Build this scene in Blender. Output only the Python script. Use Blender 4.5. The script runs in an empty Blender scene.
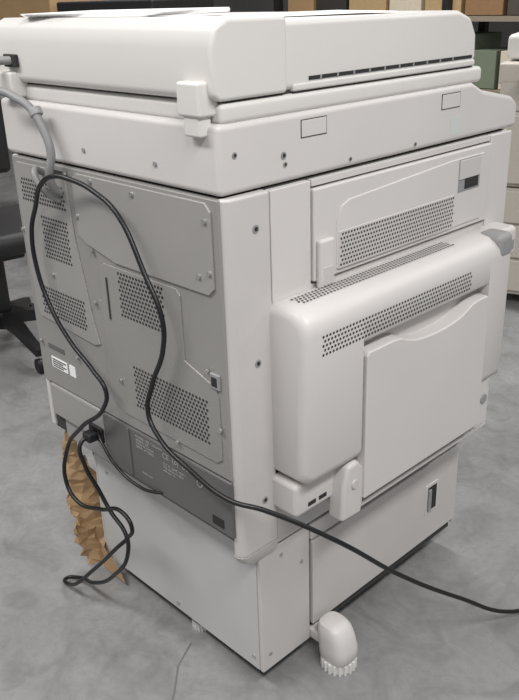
import bpy, bmesh, math, random
from mathutils import Vector, Matrix
random.seed(3)
S=bpy.context.scene
S.view_settings.view_transform='Standard'
def lin(c):
    return tuple(((v/255)/12.92 if v/255<=.04045 else ((v/255+.055)/1.055)**2.4) for v in c)
def mat(name,rgb,rough=.5,metal=0,noise=0.0,scale=30,bump=0,bscale=400,spec=.5):
    m=bpy.data.materials.new(name);m.use_nodes=True;nt=m.node_tree;b=nt.nodes['Principled BSDF']
    c=lin(rgb);b.inputs['Base Color'].default_value=(*c,1);b.inputs['Roughness'].default_value=rough;b.inputs['Metallic'].default_value=metal
    b.inputs['Specular IOR Level'].default_value=spec
    tc=nt.nodes.new('ShaderNodeTexCoord')
    if noise:
        n=nt.nodes.new('ShaderNodeTexNoise');n.inputs['Scale'].default_value=scale;n.inputs['Detail'].default_value=5
        r=nt.nodes.new('ShaderNodeValToRGB');r.color_ramp.elements[0].position=.3;r.color_ramp.elements[1].position=.7
        r.color_ramp.elements[0].color=(*[v*(1-noise) for v in c],1);r.color_ramp.elements[1].color=(*[min(1,v*(1+noise)) for v in c],1)
        nt.links.new(tc.outputs['Object'],n.inputs['Vector']);nt.links.new(n.outputs['Fac'],r.inputs['Fac']);nt.links.new(r.outputs['Color'],b.inputs['Base Color'])
    if bump:
        n2=nt.nodes.new('ShaderNodeTexNoise');n2.inputs['Scale'].default_value=bscale
        bp=nt.nodes.new('ShaderNodeBump');bp.inputs['Strength'].default_value=bump;bp.inputs['Distance'].default_value=.001
        nt.links.new(tc.outputs['Object'],n2.inputs['Vector']);nt.links.new(n2.outputs['Fac'],bp.inputs['Height']);nt.links.new(bp.outputs['Normal'],b.inputs['Normal'])
    return m
WHITE=mat('plastic_offwhite',(206,203,201),.42,noise=.025,scale=4,bump=.15)
WHITE2=mat('plastic_warm_white',(197,194,192),.42,noise=.03,scale=5,bump=.15)
LIDM=mat('plastic_lid',(214,212,209),.4,noise=.015,scale=4,bump=.1)
SHEET=mat('painted_sheet_grey',(151,149,147),.36,metal=.15,noise=.04,scale=5,bump=.2)
SHEET2=mat('painted_sheet_plate',(160,158,156),.36,metal=.15,noise=.04,scale=5,bump=.2)
CABR=mat('cabinet_sheet',(194,193,192),.42,noise=.04,scale=6,bump=.1)
DARKP=mat('dark_grey_panel',(98,96,96),.45,noise=.03,scale=8,bump=.2)
GAP=mat('gap_dark',(60,59,58),.8)
HOLE=mat('hole_dark',(42,41,41),.8)
BLACK=mat('black_rubber',(20,20,22),.4)
BLACKP=mat('black_plastic',(30,30,32),.5)
GREYP=mat('grey_plastic',(146,146,147),.5)
GCAB=mat('grey_cable',(134,134,135),.5)
STEEL=mat('steel_screw',(185,185,183),.3,metal=.7)
INK=mat('label_ink',(176,176,176),.6)
PAPER=mat('paper_white',(244,244,244),.7)
KNOB=mat('ribbed_white_plastic',(226,225,222),.5)
LINK_=mat('label_print_black',(60,60,60),.7)
KRAFT=mat('kraft_paper',(172,142,106),.8,noise=.12,scale=12,bump=.5,bscale=60)
GREEN=mat('sticker_pale_green',(196,203,200),.6)

def link(o,parent=None):
    bpy.context.collection.objects.link(o)
    if parent: o.parent=parent
    return o
def empty(name,loc=(0,0,0),rz=0):
    e=bpy.data.objects.new(name,None);e.location=loc;e.rotation_euler=(0,0,rz);e.empty_display_size=.1;return link(e)
def mesh(name,vs,fs,m,parent=None,smooth=False):
    me=bpy.data.meshes.new(name);me.from_pydata([tuple(v) for v in vs],[],fs);me.update()
    bm=bmesh.new();bm.from_mesh(me);bmesh.ops.recalc_face_normals(bm,faces=bm.faces);bm.to_mesh(me);bm.free()
    if smooth:
        for p in me.polygons:p.use_smooth=True
    o=bpy.data.objects.new(name,me)
    if m: me.materials.append(m)
    return link(o,parent)
def bev(o,w,seg=3,ang=35):
    b=o.modifiers.new('bevel','BEVEL');b.width=w;b.segments=seg;b.limit_method='ANGLE';b.angle_limit=math.radians(ang)
    for p in o.data.polygons:p.use_smooth=True
    wn=o.modifiers.new('wn','WEIGHTED_NORMAL');wn.keep_sharp=True
    return o
def box(name,x0,x1,y0,y1,z0,z1,m,parent=None,b=0,seg=3):
    vs=[(x,y,z) for x in(x0,x1) for y in(y0,y1) for z in(z0,z1)]
    fs=[(0,1,3,2),(4,6,7,5),(0,4,5,1),(2,3,7,6),(0,2,6,4),(1,5,7,3)]
    o=mesh(name,vs,fs,m,parent)
    if b: bev(o,b,seg)
    return o
def prism(name,pts,axis,a,bb,m,parent=None,b=0,seg=3):
    """pts 2D polygon, extruded on axis between a and bb. axis y: pts=(x,z); x: pts=(y,z); z: pts=(x,y)"""
    def mk(p,t):
        return {'y':(p[0],t,p[1]),'x':(t,p[0],p[1]),'z':(p[0],p[1],t)}[axis]
    n=len(pts);vs=[mk(p,a) for p in pts]+[mk(p,bb) for p in pts]
    fs=[tuple(range(n)),tuple(range(2*n-1,n-1,-1))]+[(i,(i+1)%n,n+(i+1)%n,n+i) for i in range(n)]
    o=mesh(name,vs,fs,m,parent)
    if b: bev(o,b,seg)
    return o
def loft(name,secs,m,parent=None,smooth=True):
    n=len(secs[0]);vs=[v for s in secs for v in s];fs=[]
    for k in range(len(secs)-1):
        for i in range(n):
            fs.append((k*n+i,k*n+(i+1)%n,(k+1)*n+(i+1)%n,(k+1)*n+i))
    fs.append(tuple(range(n)));fs.append(tuple(range(len(secs)*n-1,(len(secs)-1)*n-1,-1)))
    o=mesh(name,vs,fs,m,parent,smooth)
    if smooth:
        e=o.modifiers.new('es','EDGE_SPLIT');e.split_angle=math.radians(40)
    return o
def cyl(name,c,axis,r,h,m,parent=None,n=20,b=0,r2=None):
    r2=r if r2 is None else r2
    a={'x':Vector((1,0,0)),'y':Vector((0,1,0)),'z':Vector((0,0,1))}[axis] if isinstance(axis,str) else Vector(axis).normalized()
    u=a.orthogonal().normalized();v=a.cross(u);c=Vector(c)
    s1=[c-a*h/2+(u*math.cos(t)+v*math.sin(t))*r for t in [2*math.pi*i/n for i in range(n)]]
    s2=[c+a*h/2+(u*math.cos(t)+v*math.sin(t))*r2 for t in [2*math.pi*i/n for i in range(n)]]
    o=loft(name,[s1,s2],m,parent)
    if b:
        o.modifiers.clear();bev(o,b,2)
    return o
def dots(name,pts,axis,r,m,parent,n=6,th=.0006):
    vs=[];fs=[]
    A={'x':(Vector((0,1,0)),Vector((0,0,1))),'y':(Vector((1,0,0)),Vector((0,0,1))),'z':(Vector((1,0,0)),Vector((0,1,0)))}[axis]
    for p in pts:
        p=Vector(p);k=len(vs)
        for i in range(n):
            t=2*math.pi*i/n+.26;vs.append(p+A[0]*r*math.cos(t)+A[1]*r*math.sin(t))
        fs.append(tuple(range(k,k+n)))
    return mesh(name,vs,fs,m,parent)
def tube(name,pts,r,m,parent=None,res=10):
    c=bpy.data.curves.new(name,'CURVE');c.dimensions='3D';c.bevel_depth=r;c.bevel_resolution=4;c.resolution_u=res
    s=c.splines.new('BEZIER');s.bezier_points.add(len(pts)-1)
    for bp,p in zip(s.bezier_points,pts):
        bp.co=p;bp.handle_left_type=bp.handle_right_type='AUTO'
    c.materials.append(m);c.use_fill_caps=True
    return link(bpy.data.objects.new(name,c),parent)

# ============================== PHOTOCOPIER ==============================
PC=empty('photocopier')
box('body_core',-.600,-.006,.006,.79,.385,.985,GAP,PC)
box('body_core_low',-.56,-.006,.062,.74,.30,.39,GAP,PC)
box('front_cover',-.605,-.0,.775,.80,.34,.985,WHITE,PC,.008)
box('left_cover',-.612,-.596,.0,.79,.39,.985,WHITE,PC,.004)
prism('scanner_frame',[(0,.987),(0,1.09),(.65,1.09),(.69,1.072),(.80,1.05),(.825,1.035),(.825,.987)],'x',-.63,0,WHITE,PC,.010)
for i,y in enumerate((.17,.547)):
    box('cap_gap_%d'%i,-.001,.0006,y,y+.060,1.050,1.078,GAP,PC)
    box('cap_%d'%i,-.001,.0014,y+.0015,y+.0585,1.0515,1.0765,WHITE,PC,.0006,2)
for i,(y,z,r) in enumerate([(.131,1.030,.0055),(.134,1.016,.004),(.289,1.001,.0035),(.47,1.000,.0035),(.03,1.045,.0045)]):
    cyl('screw_side_%d'%i,(.0006,y,z),'x',r,.002,GREYP,PC,14)
    cyl('screw_hole_%d'%i,(.0018,y,z),'x',r*.55,.001,HOLE,PC,10)
box('pale_sticker',0,.0005,.580,.612,1.0,1.032,GREEN,PC)
# --- corner pillar
prism('corner_pillar',[(-.012,.0),(-.002,0),(.006,.004),(.010,.014),(.010,.091),(-.012,.091)],'z',.345,.985,WHITE2,PC,.005,3)
loft('pillar_foot',[[(-.012,0,.346),(-.002,0,.346),(.006,.004,.346),(.010,.014,.346),(.010,.091,.346),(-.012,.091,.346)],
  [(-.012,.008,.33),(-.002,.008,.33),(.004,.012,.33),(.008,.022,.33),(.008,.090,.33),(-.012,.090,.33)],
  [(-.012,.03,.316),(-.006,.03,.316),(-.002,.032,.316),(.002,.036,.316),(.002,.086,.316),(-.012,.086,.316)]],WHITE2,PC)
for i,(y,z) in enumerate([(.058,.932),(.054,.71),(.06,.445)]):
    cyl('pillar_screw_%d'%i,(.0105,y,z),'x',.0065,.0016,GREYP,PC,16)
    cyl('pillar_screw_in_%d'%i,(.0115,y,z),'x',.0035,.001,HOLE,PC,10)
# --- side skins
box('side_panel_narrow',-.008,.006,.0950,.186,.80,.983,WHITE,PC,.002)
box('side_panel_front',-.008,.006,.722,.80,.40,.983,WHITE,PC,.003)
box('side_panel_lower',-.008,.004,.0950,.72,.33,.475,WHITE2,PC,.002)
box('side_panel_lower_front',-.008,.0035,.70,.75,.33,.41,WHITE2,PC,.002)
box('side_panel_strip',-.008,.003,.0950,.72,.790,.808,WHITE2,PC,.001)
box('door_surround_top',-.008,.004,.19,.72,.972,.983,WHITE,PC,.001)
# upper door
box('upper_door',-.008,.010,.1895,.7195,.812,.969,WHITE,PC,.004)
prism('upper_door_plate',[(.245,.822),(.245,.905),(.255,.93),(.275,.938),(.58,.955),(.69,.955),(.69,.822)],'x',.008,.0125,WHITE,PC,.002)
box('vent_frame',.011,.0140,.247,.588,.822,.888,WHITE2,PC,.0015,2)
pts=[]
for j in range(8):
    for i in range(44):
        pts.append((.0143,.2525+i*.00765+(j%2)*.0038,.829+j*.0076))
dots('vent_holes_upper',pts,'x',.0025,HOLE,PC)
box('latch_upper',.008,.022,.193,.230,.800,.885,WHITE,PC,.006)
box('latch_upper_slot',.021,.0228,.199,.224,.806,.838,WHITE2,PC,.001)
box('pull_gap',.0115,.0134,.600,.676,.889,.953,GREYP,PC,.0008,2)
box('pull_frame',.0122,.0152,.602,.674,.914,.951,WHITE2,PC,.001,2)
box('pull_slot',.0122,.0148,.622,.668,.894,.913,HOLE,PC)
# --- duplex / transport unit
pr=[(.0,.49),(.0,.800),(.020,.803),(.045,.804),(.066,.801),(.080,.793),(.089,.781),(.092,.764),(.092,.51),(.088,.497),(.078,.49)]
def sec(y,k,zb=.49):
    o=[]
    for x,z in pr:
        xx=x-k if x>.04 else x
        zz=z-k if z>.7 else z+k*.8
        o.append((xx,y,zz))
    return o
loft('unit_left_column',[sec(.083,.016),sec(.085,.009),sec(.090,.003),sec(.098,0),sec(.222,0)],WHITE,PC)
loft('unit_right_column',[sec(.612,0),sec(.682,0),sec(.690,.003),sec(.695,.009),sec(.697,.016)],WHITE,PC)
pm=[(.0,.718),(.0,.800),(.020,.803),(.045,.804),(.066,.801),(.080,.793),(.089,.781),(.092,.764),(.092,.722),(.088,.716)]
loft('unit_top_bridge',[[(x,y,z) for x,z in pm] for y in(.222,.612)],WHITE,PC)
box('unit_recess',0,.066,.2215,.6125,.41,.72,WHITE2,PC)
tp=[(.2265,.405),(.2265,.690),(.232,.697),(.30,.697),(.325,.694)]
for i in range(9):
    t=i/8;tp.append((.335+t*.20,.688-.016*math.sin(math.pi*t)**.6))
tp+=[(.548,.694),(.57,.697),(.602,.697),(.6075,.690),(.6075,.405)]
prism('unit_panel',tp,'x',.060,.098,WHITE,PC,.003)
box('unit_panel_skirt',.0,.075,.222,.612,.400,.42,WHITE2,PC,.004)
pts=[(.0926,.120+i*.0082+(j%2)*.0041,.727+j*.0078) for j in range(5) for i in range(52)]
dots('unit_vent_front',pts,'x',.0026,HOLE,PC)
pts=[(.024+j*.0078,.120+i*.0082+(j%2)*.0041,.8052) for j in range(4) for i in range(52)]
dots('unit_vent_top',pts,'z',.0025,HOLE,PC)
box('release_handle',.035,.093,.640,.693,.755,.808,GREYP,PC,.014,4)
box('release_handle_body',.0,.060,.693,.765,.735,.80,WHITE,PC,.012,4)
box('release_inset',.0595,.0615,.715,.75,.752,.772,GREYP,PC)
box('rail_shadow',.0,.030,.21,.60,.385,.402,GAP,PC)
box('under_rail',.0,.082,.205,.665,.374,.384,WHITE,PC,.003)
box('hinge_near_base',.0,.066,.080,.205,.418,.484,WHITE,PC,.010,4)
for i in range(2):
    box('hinge_near_slot_%d'%i,.0655,.0668,.110+i*.028,.130+i*.028,.432,.44,HOLE,PC)
prism('hinge_near_arm',[(.172,.375),(.175,.45),(.188,.487),(.215,.490),(.232,.47),(.236,.42),(.228,.372)],'x',.055,.092,WHITE,PC,.008)
cyl('hinge_near_pin',(.093,.205,.445),'x',.009,.004,WHITE2,PC,20,.001)
prism('hinge_far_arm',[(.615,.38),(.612,.47),(.625,.50),(.65,.50),(.665,.47),(.665,.385)],'x',.035,.085,WHITE,PC,.007)
cyl('hinge_far_pin',(.086,.64,.45),'x',.011,.004,GREYP,PC,20,.001)
box('hinge_far_base',.0,.04,.60,.70,.40,.49,WHITE,PC,.008)
# --- rear sheet metal
box('rear_panel',-.606,-.003,-.004,.010,.505,.984,SHEET,PC,.002)
prism('rear_plate_big',[(-.39,.865),(-.39,.968),(-.375,.978),(-.03,.978),(-.018,.966),(-.018,.845),(-.03,.833),(-.28,.833),(-.30,.838),(-.365,.852)],'y',-.008,-.003,SHEET2,PC,.0015,2)
prism('rear_plate_left',[(-.596,.885),(-.596,.965),(-.585,.975),(-.43,.975),(-.415,.965),(-.405,.85),(-.395,.80),(-.375,.70),(-.36,.655),(-.38,.648),(-.575,.66),(-.585,.68)],'y',-.007,-.003,SHEET2,PC,.0015,2)
prism('rear_plate_mid',[(-.345,.60),(-.335,.815),(-.32,.825),(-.115,.825),(-.105,.815),(-.105,.70),(-.03,.675),(-.022,.66),(-.022,.54),(-.035,.53),(-.30,.53),(-.34,.55)],'y',-.0065,-.003,SHEET,PC,.0015,2)
def vent(name,x0,x1,z0,z1,y):
    pts=[];j=0;z=z0
    while z<=z1:
        x=x0+(.0045 if j%2 else 0)
        while x<=x1:
            pts.append((x,y,z));x+=.0088
        z+=.0078;j+=1
    dots(name,pts,'y',.0029,HOLE,PC)
vent('rear_vent_1',-.575,-.425,.905,.948,-.0075)
vent('rear_vent_2',-.515,-.425,.800,.880,-.0075)
vent('rear_vent_3',-.555,-.40,.675,.735,-.0075)
vent('rear_vent_4',-.275,-.150,.738,.818,-.0070)
vent('rear_vent_5',-.255,-.050,.563,.645,-.0070)
for i,(x,z) in enumerate([(-.595,.84),(-.41,.972),(-.385,.90),(-.35,.842),(-.20,.84),(-.025,.87),(-.03,.95),(-.045,.70),(-.30,.60),(-.14,.53),(-.50,.765),(-.36,.74),(-.59,.60),(-.33,.97),(-.21,.965),(-.45,.60),(-.05,.86),(-.02,.60)]):
    cyl('rear_screw_%d'%i,(x,-.009,z),'y',.0042,.004,STEEL,PC,12)
box('rear_connector',-.040,-.017,-.0085,-.003,.672,.700,GREYP,PC,.002)
box('rear_connector_hole',-.035,-.022,-.0092,-.004,.678,.694,HOLE,PC)
box('rear_slot_top_left',-.46,-.41,-.0085,-.004,.964,.975,HOLE,PC)
box('rear_slot_mid',-.315,-.312,-.0085,-.004,.72,.80,GAP,PC)
box('rating_label',-.560,-.500,-.0052,-.004,.548,.572,PAPER,PC)
for i in range(4): box('rating_print_%d'%i,-.556,-.504+(.0 if i%2 else -.012),-.0058,-.005,.551+i*.005,.5532+i*.005,LINK_,PC)
box('barcode_label',-.492,-.470,-.0052,-.004,.548,.572,PAPER,PC)
box('rear_label_dark',-.566,-.505,-.0052,-.004,.590,.600,DARKP,PC)
box('rear_low_white',-.585,-.385,-.006,.02,.425,.503,SHEET2,PC,.006)
box('rear_low_white_step',-.56,-.37,.004,.04,.372,.43,SHEET2,PC,.006)
prism('rear_dark_panel',[(-.385,.405),(-.385,.497),(-.375,.503),(-.003,.503),(-.003,.388),(-.34,.388),(-.365,.392)],'y',-.007,.03,DARKP,PC,.004)
box('rear_dark_ridge',-.30,-.292,-.010,-.005,.395,.50,DARKP,PC,.001)
box('dark_vent_slot',-.055,-.025,-.0078,-.006,.40,.418,HOLE,PC,.0)
def text(name,s,x,z,size,m,y=-.0078):
    c=bpy.data.curves.new(name,'FONT');c.body=s;c.size=size;c.extrude=.0001;c.materials.append(m)
    o=link(bpy.data.objects.new(name,c),PC);o.location=(x,y,z);o.rotation_euler=(math.pi/2,0,0);return o
text('regulatory_text','MODEL: 1205 / 220-240V~\n50/60Hz 10A\nMADE IN CHINA\nSERIAL 41770093',-.272,.490,.0075,INK)
text('regulatory_marks','CE  (o)  UL',-.19,.478,.016,INK)
text('regulatory_marks_small','FCC ID  RoHS  N2371\nThis device complies\nwith part 15',-.19,.463,.007,INK)
cyl('regulatory_roundel',(-.085,-.0076,.468),'y',.008,.0012,INK,PC,20)
cyl('regulatory_roundel_core',(-.085,-.0078,.468),'y',.0055,.0016,DARKP,PC,20)
text('brand_small','multifunction',-.26,.415,.006,INK)
box('power_inlet',-.435,-.388,-.012,.01,.428,.462,BLACKP,PC,.003)
# --- cabinet (lower pedestal)
box('cabinet_core',-.525,-.006,.064,.688,.050,.322,GAP,PC)
box('cabinet_rear',-.528,-.010,.050,.062,.042,.322,CABR,PC,.002)
box('cabinet_post',-.0095,.001,.050,.184,.042,.322,WHITE2,PC,.003)
box('cabinet_left',-.536,-.5285,.05,.70,.045,.322,CABR,PC,.002)
box('cabinet_front',-.52,-.0,.6925,.704,.06,.322,WHITE2,PC,.003)
box('cabinet_top_strip',-.005,.003,.186,.70,.286,.322,WHITE2,PC,.002)
box('cabinet_door',-.005,.006,.188,.692,.078,.282,WHITE2,PC,.002)
box('cabinet_door_pull_frame',.004,.0075,.565,.612,.150,.228,WHITE,PC,.001)
box('cabinet_door_pull',.006,.0085,.572,.605,.158,.220,HOLE,PC)
box('cabinet_door_pull_lip',.006,.012,.572,.582,.158,.215,GREYP,PC,.001)
for i,(y,z) in enumerate([(.105,.297),(.16,.25),(.07,.08)]):
    cyl('cabinet_screw_%d'%i,(.0015,y,z),'x',.004,.002,STEEL,PC,12)
for i,(x,z) in enumerate([(-.49,.29),(-.49,.08),(-.025,.30),(-.025,.07),(-.26,.06)]):
    cyl('cabinet_rear_screw_%d'%i,(x,.049,z),'y',.004,.003,STEEL,PC,12)
def caster(n,x,y,r=.022,col=BLACK):
    box('caster_fork_%d'%n,x-.014,x+.014,y-.012,y+.02,.03,.055,GREYP,PC,.004)
    cyl('caster_wheel_%d'%n,(x,y,r),'x',r,.018,col,PC,24,.003)
caster(1,-.13,.14);caster(2,-.45,.13);caster(3,-.45,.62);caster(4,-.06,.62)
def gear(name,cx,cy,r,z0,z1,m,n=20,k=.86):
    p=[]
    for i in range(n*2):
        rr=r if i%2 else r*k
        for d in(-.3,.3):
            t=(i+d)*math.pi/n;p.append((cx+rr*math.cos(t),cy+rr*math.sin(t)))
    prism(name,p,'z',z0,z1,m,PC)
cx,cy=.056,.205
gear('levelling_knob',cx+.004,cy,.037,.0,.022,KNOB)
def rr(cx,cy,a,b,z,p=3.2,n=32):
    o=[]
    for i in range(n):
        t=2*math.pi*i/n;c,s=math.cos(t),math.sin(t)
        o.append((cx+a*math.copysign(abs(c)**(2/p),c),cy+b*math.copysign(abs(s)**(2/p),s),z))
    return o
loft('outrigger_cover',[rr(cx+.004,cy,.031,.030,.022),rr(cx+.004,cy,.035,.033,.028),rr(cx+.002,cy,.035,.033,.050),rr(cx-.003,cy,.033,.031,.076),rr(cx-.008,cy,.030,.029,.092),rr(cx-.011,cy,.025,.025,.100),rr(cx-.012,cy,.014,.014,.104)],WHITE,PC)
box('outrigger_arm_near',-.06,.05,.185,.23,.040,.066,WHITE,PC,.006)
gear('level_foot_rear_wheel',-.225,.085,.024,.0,.018,KNOB)
cyl('level_foot_rear_stem',(-.225,.085,.035),'z',.007,.04,STEEL,PC,12)
# --- scanner base + lid
box('scanner_base',-.622,-.004,.012,.685,1.088,1.117,LIDM,PC,.008)
box('scanner_lid_gap',-.60,-.012,.03,.66,1.112,1.125,GAP,PC)
prism('lid_main',[(.10,1.122),(.10,1.222),(.600,1.218),(.640,1.205),(.660,1.175),(.662,1.135),(.655,1.122)],'x',-.622,-.006,LIDM,PC,.010,4)
prism('lid_rear_cap',[(.0,1.128),(-.004,1.19),(.006,1.218),(.03,1.229),(.146,1.227),(.146,1.120),(.01,1.120)],'x',-.625,-.002,LIDM,PC,.010,4)
box('lid_slot',-.010,-.0048,.195,.645,1.134,1.1395,HOLE,PC)
for i in range(10): box('lid_slot_tooth_%d'%i,-.010,-.0044,.22+i*.04,.224+i*.04,1.134,1.1395,GREYP,PC)
box('lid_side_step',-.02,-.0035,.16,.655,1.120,1.131,LIDM,PC,.003)
box('hinge_cover_right',-.066,-.016,-.018,.02,1.100,1.148,LIDM,PC,.005)
box('hinge_cover_right_low',-.058,-.022,-.014,.01,1.072,1.105,LIDM,PC,.004)
box('hinge_cover_left',-.60,-.54,-.018,.02,1.095,1.140,LIDM,PC,.005)
box('cable_port',-.570,-.528,-.010,-.002,1.148,1.170,HOLE,PC,.002)
for i,x in enumerate((-.35,-.15)): cyl('frame_rear_screw_%d'%i,(x,-.001,1.02),'y',.004,.003,GREYP,PC,12)
tube('interface_cable',[(-.545,-.006,1.16),(-.565,-.03,1.155),(-.56,-.045,1.125),(-.50,-.04,1.105),(-.46,-.03,1.085),(-.43,-.025,1.045),(-.418,-.025,1.01),(-.425,-.03,.97),(-.43,-.02,.945),(-.432,-.006,.935)],.0075,GCAB,PC)
cyl('cable_clip',(-.452,-.025,1.078),(.5,0,-.8),.012,.014,GREYP,PC,16,.002)
tube('interface_cable_2',[(-.49,-.006,.965),(-.475,-.03,.975),(-.46,-.035,.955),(-.445,-.02,.93),(-.44,-.006,.92)],.006,GCAB,PC)

# ============================== POWER CABLE ==============================
cab=[(-.411,-.012,.444),(-.415,-.045,.435),(-.402,-.050,.39),(-.385,-.035,.33),(-.36,-.03,.29),(-.31,-.03,.255),(-.30,-.035,.225),(-.36,-.04,.13),(-.46,-.035,.05),(-.545,-.03,.014),(-.565,-.045,.010),(-.52,-.06,.025),(-.42,-.05,.12),(-.33,-.04,.22),(-.305,-.03,.25),(-.285,-.03,.285),(-.31,-.03,.307),(-.40,-.03,.275),(-.47,-.04,.265),(-.51,-.04,.30),(-.505,-.03,.375),(-.43,-.03,.46),(-.335,-.03,.54),(-.322,-.03,.578),(-.36,-.03,.61),(-.43,-.03,.65),(-.49,-.03,.71),(-.52,-.03,.78),(-.52,-.03,.85),(-.48,-.035,.91),(-.435,-.045,.955),(-.385,-.045,.978),(-.34,-.035,.975),(-.285,-.03,.962),(-.225,-.03,.935),(-.162,-.03,.844),(-.125,-.03,.775),(-.130,-.03,.72),(-.170,-.03,.642),(-.183,-.035,.585),(-.150,-.04,.550),(-.068,-.04,.518),(.005,-.020,.482),(.05,.020,.462),(.12,.12,.383),(.16,.262,.246),(.20,.417,.119),(.245,.56,.02),(.29,.68,.006),(.42,.86,.006),(.75,1.1,.006),(1.3,1.25,.006)]
PCB=empty('power_cable')
tube('cord',cab,.0044,BLACK,PCB,12)
box('plug_body',-.424,-.397,-.036,-.013,.434,.454,BLACKP,PCB,.005)
tube('short_lead',[(-.40,-.012,.452),(-.37,-.022,.44),(-.335,-.02,.405),(-.27,-.016,.385),(-.22,-.012,.39),(-.20,-.005,.395)],.0032,BLACK,PC)

# ============================== KRAFT PAPER ==============================
bm=bmesh.new();N,Mx=10,30;vv=[]
for j in range(Mx+1):
    t=j/Mx
    for i in range(N+1):
        s=i/N
        w_=.040+.022*math.sin(7*t+1)+.05*max(0,t-.75)*3
        x=-.690+.130*t**1.3+s*w_+.014*math.sin(11*t+3*s)+random.uniform(-.006,.006)
        y=.05+.03*math.sin(6*t+4*s)+s*.03+random.uniform(-.008,.008)-.02*t
        z=.375*(1-t)+.010+.03*math.sin(6*s+2)*(1-t)+random.uniform(-.006,.006)*(1 if t<.97 else 0)
        if x>-.542: y=min(y,.040)
        vv.append(bm.verts.new((x,y,max(z,.004))))
for j in range(Mx):
    for i in range(N):
        a=j*(N+1)+i;bm.faces.new((vv[a],vv[a+1],vv[a+N+2],vv[a+N+1]))
me=bpy.data.meshes.new('kraft_wrapping_paper');bm.to_mesh(me);bm.free();me.materials.append(KRAFT)
kp=link(bpy.data.objects.new('kraft_wrapping_paper',me));kp.modifiers.new('so','SOLIDIFY').thickness=.001

# ============================== TOP OF LID ==============================
PS=empty('paper_stack')
for i in range(4):
    o=box('sheet_%d'%i,-.15,.15,-.105,.105,i*.0018,i*.0018+.0015,PAPER,PS)
    o.rotation_euler=(0,0,.07*i)
PS.location=(-.40,.150,1.2292);PS.rotation_euler=(0,0,.12)
o=box('loose_paper_sheet',-.105,.105,-.148,.148,0,.0012,PAPER);o.location=(-.17,.33,1.2222);o.rotation_euler=(0,0,-.35)

# ============================== BACKGROUND ==============================
def office_copier(name,loc,rz,c=WHITE2,hgt=1.08):
    e=empty(name,loc,rz)
    box('pedestal',-.29,.29,-.33,.33,.05,.50,c,e,.01)
    for i in range(3):
        box('drawer_%d'%i,-.28,.28,-.345,-.325,.07+i*.145,.205+i*.145,c,e,.006)
        box('drawer_pull_%d'%i,-.10,.10,-.348,-.344,.175+i*.145,.19+i*.145,HOLE,e)
    box('engine',-.30,.30,-.33,.34,.505,.80,c,e,.012)
    box('engine_door',-.29,.29,-.345,-.328,.52,.79,c,e,.008)
    box('output_well',-.22,.28,-.32,.2,.80,.90,HOLE,e)
    box('column',-.30,-.20,-.33,.34,.80,.92,c,e,.008)
    box('back_wall',-.30,.30,.15,.34,.80,.92,c,e,.008)
    box('scanner',-.31,.31,-.33,.34,.90,hgt-.10,c,e,.01)
    box('feeder',-.30,.28,-.26,.34,hgt-.095,hgt,LIDM,e,.02)
    box('console',-.2,.2,-.47,-.33,.93,.97,BLACKP,e,.01)
    for x in(-.24,.24):
        for y in(-.27,.27): cyl('wheel',(x,y,.026),'x',.026,.02,BLACK,e,16)
    return e
office_copier('office_copier',(-.68,2.62,0),.35,mat('plastic_beige',(190,184,174),.5))
office_copier('office_copier.001',(-3.7,3.3,0),-.5)
SHELFM=mat('shelf_metal_beige',(140,130,115),.5)
SH=empty('storage_shelf',(-2.3,4.2,0))
for x in(-1.5,0,1.5):
    for y in(-.22,.22): box('post',x-.025,x+.025,y-.025,y+.025,0,2.0,BLACKP,SH)
for z in(.12,.62,1.05,1.5,1.95): box('board',-1.52,1.52,-.25,.25,z,z+.03,SHELFM,SH)
cols=[mat('carton_%d'%i,c,.7,noise=.05) for i,c in enumerate([(168,138,100),(205,194,175),(74,68,62),(178,152,112),(140,108,76),(112,122,104),(188,174,150),(52,48,46)])]
for z in(.153,.653,1.083,1.533):
    x=-1.42
    while x<1.3:
        w=random.uniform(.16,.38);h=random.uniform(.16,.34)
        if x+w>1.42:break
        box('carton',x,x+w,-.2,.18,z,z+h,random.choice(cols),SH,.004)
        x+=w+.03
DK=empty('work_table',(-3.1,1.75,0),.25)
box('top',-.8,.8,-.35,.35,.71,.74,cols[6],DK,.004)
for x in(-.74,.74):
    for y in(-.3,.3): box('leg',x-.02,x+.02,y-.02,y+.02,0,.71,BLACKP,DK)
MB=empty('storage_boxes',(-3.1,1.75,.741),.25)
box('grey_box',-.75,-.35,-.25,.2,0,.56,mat('grey_box',(165,165,165),.6),MB,.01)
box('grey_box_lid',-.76,-.34,-.26,.21,.50,.58,mat('grey_box_lid',(185,185,183),.6),MB,.01)
box('tan_carton',-.30,.08,-.25,.2,0,.54,cols[0],MB,.005)
box('dark_case',.12,.72,-.25,.25,0,.50,BLACKP,MB,.01)
# office chair
CH=empty('office_chair',(-1.97,.57,0),-.12)
for k in range(5):
    t=2*math.pi*k/5
    d=Vector((math.cos(t),math.sin(t),0));n=Vector((-d.y,d.x,0))
    secs=[]
    for r,w,z,h in[(.03,.035,.13,.05),(.15,.028,.115,.035),(.32,.018,.075,.025)]:
        secs.append([d*r+n*w+Vector((0,0,z-h/2)),d*r-n*w+Vector((0,0,z-h/2)),d*r-n*w*.7+Vector((0,0,z+h/2)),d*r+n*w*.7+Vector((0,0,z+h/2))])
    loft('leg_%d'%(k+1),secs,BLACKP,CH)
    for s in(-1,1): cyl('castor_%d'%k,d*.325+n*.014*s+Vector((0,0,.028)),n,.028,.018,BLACK,CH,18,.003)
cyl('hub',(0,0,.12),'z',.05,.07,BLACKP,CH,24,.008)
cyl('column',(0,0,.26),'z',.026,.24,BLACKP,CH,20)
box('mechanism',-.10,.10,-.08,.08,.37,.42,BLACKP,CH,.01)
box('seat',-.24,.24,-.24,.24,.42,.50,BLACKP,CH,.035,5)
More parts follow.
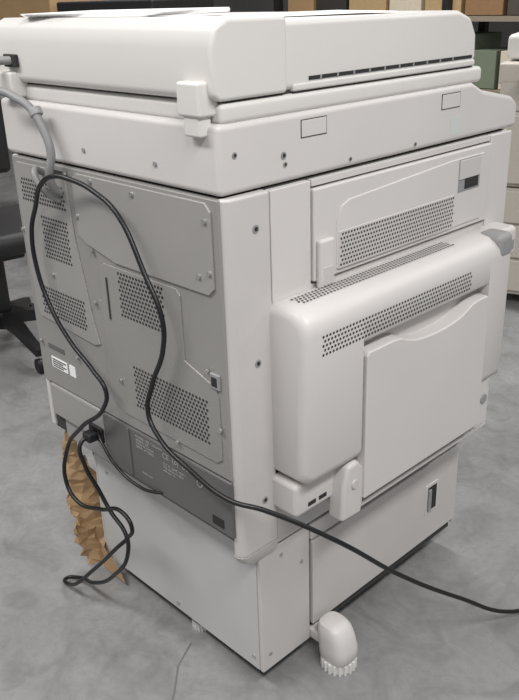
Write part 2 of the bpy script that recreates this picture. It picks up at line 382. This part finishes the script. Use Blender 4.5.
box('back_support',-.27,-.24,-.04,.04,.40,.72,BLACKP,CH,.008)
box('backrest',-.30,-.25,-.21,.21,.62,1.02,BLACKP,CH,.024,5)

# ============================== ROOM ==============================
fm=bpy.data.materials.new('concrete_floor');fm.use_nodes=True;nt=fm.node_tree;b=nt.nodes['Principled BSDF']
tc=nt.nodes.new('ShaderNodeTexCoord')
def noise(sc,det,dist=0,rough=.5):
    n=nt.nodes.new('ShaderNodeTexNoise');n.inputs['Scale'].default_value=sc;n.inputs['Detail'].default_value=det;n.inputs['Distortion'].default_value=dist;n.inputs['Roughness'].default_value=rough
    nt.links.new(tc.outputs['Object'],n.inputs['Vector']);return n
n1=noise(2.4,6,.6,.6);n2=noise(7,10,1.2,.65);n3=noise(60,4,.0)
def ramp(src,p0,c0,p1,c1):
    r=nt.nodes.new('ShaderNodeValToRGB');r.color_ramp.elements[0].position=p0;r.color_ramp.elements[1].position=p1
    r.color_ramp.elements[0].color=(*c0,1);r.color_ramp.elements[1].color=(*c1,1);nt.links.new(src,r.inputs['Fac']);return r
def mulc(a,b_):
    mx=nt.nodes.new('ShaderNodeMix');mx.data_type='RGBA';mx.blend_type='MULTIPLY';mx.inputs['Factor'].default_value=1
    nt.links.new(a,mx.inputs['A']);nt.links.new(b_,mx.inputs['B']);return mx.outputs['Result']
r1=ramp(n1.outputs['Fac'],.35,lin((130,130,131)),.65,lin((150,150,150)))
r2=ramp(n2.outputs['Fac'],.34,lin((224,222,220)),.54,lin((255,255,255)))
r4=ramp(n3.outputs['Fac'],.3,lin((243,243,243)),.6,lin((255,255,255)))
nt.links.new(mulc(mulc(r1.outputs['Color'],r2.outputs['Color']),r4.outputs['Color']),b.inputs['Base Color'])
r3=ramp(n2.outputs['Fac'],.3,(.42,.42,.42),.6,(.26,.26,.26));nt.links.new(r3.outputs['Color'],b.inputs['Roughness'])
mesh('floor',[(-7,-5,0),(5,-5,0),(5,7,0),(-7,7,0)],[(0,1,2,3)],fm)
WALL=mat('wall_paint',(120,119,118),.8,noise=.04,scale=2)
box('wall_back',-7,5,6.5,6.6,0,3,WALL)
box('wall_left',-7,-6.9,-5,6.5,0,3,WALL)
box('baseboard_back',-6.9,5,6.48,6.5,0,.1,BLACKP)
box('baseboard_left',-6.9,-6.88,-5,6.48,0,.1,BLACKP)
SC=mat('rubber_scuff',(105,104,103),.6)
def scuff(pts,w):
    vs=[];fs=[]
    for i,p in enumerate(pts):
        a=Vector(pts[max(0,i-1)]);c=Vector(pts[min(len(pts)-1,i+1)]);d=(c-a).normalized();n=Vector((-d.y,d.x))*w
        vs+= [(p[0]+n.x,p[1]+n.y,.0006),(p[0]-n.x,p[1]-n.y,.0006)]
        if i: fs.append((2*i-2,2*i-1,2*i+1,2*i))
    return vs,fs
allv=[];allf=[]
for pts,w_ in [([(-.20,.03),(-.17,-.03),(-.12,-.08),(-.08,-.13)],.0018),([(-.75,-.35),(-.6,-.30),(-.48,-.31)],.0015),([(.35,.35),(.42,.30),(.52,.27)],.0015),([(.1,.95),(.2,1.05),(.25,1.2)],.002)]:
    v_,f_=scuff(pts,w_);k=len(allv);allv+=v_;allf+=[tuple(i+k for i in q) for q in f_]
mesh('floor_scuff_marks',allv,allf,SC)

# ============================== LIGHT ==============================
w=bpy.data.worlds.new('world');S.world=w;w.use_nodes=True;bg=w.node_tree.nodes['Background'];bg.inputs[0].default_value=(.99,.985,.99,1);bg.inputs[1].default_value=.36
def area(name,loc,sx,sy,p,col=(1,.98,.955)):
    l=bpy.data.lights.new(name,'AREA');l.shape='RECTANGLE';l.size=sx;l.size_y=sy;l.energy=p;l.color=col
    o=link(bpy.data.objects.new(name,l));o.location=loc;return o
area('ceiling_light_a',(1.6,-.5,2.9),.4,2.2,84)
area('ceiling_light_b',(-1.2,-1.4,2.9),2.2,.4,72)
area('ceiling_light_c',(-2.2,2.2,2.9),2.2,.4,74)
area('ceiling_light_d',(1.2,3.2,2.9),2.2,.4,40)

# ============================== CAMERA ==============================
M=[[0.69691,0.71655,-0.0297],[0.27004,-0.30056,-0.91474],[-0.66438,0.62946,-0.40296]]
f=814.54;C=(0.8804,-0.7665,1.2602)
cam=bpy.data.cameras.new('camera');co=link(bpy.data.objects.new('camera',cam))
co.matrix_world=Matrix(((M[0][0],-M[1][0],-M[2][0],C[0]),(M[0][1],-M[1][1],-M[2][1],C[1]),(M[0][2],-M[1][2],-M[2][2],C[2]),(0,0,0,1)))
cam.sensor_fit='VERTICAL';cam.sensor_height=24;cam.lens=f/700*24;cam.clip_start=.02
S.camera=co
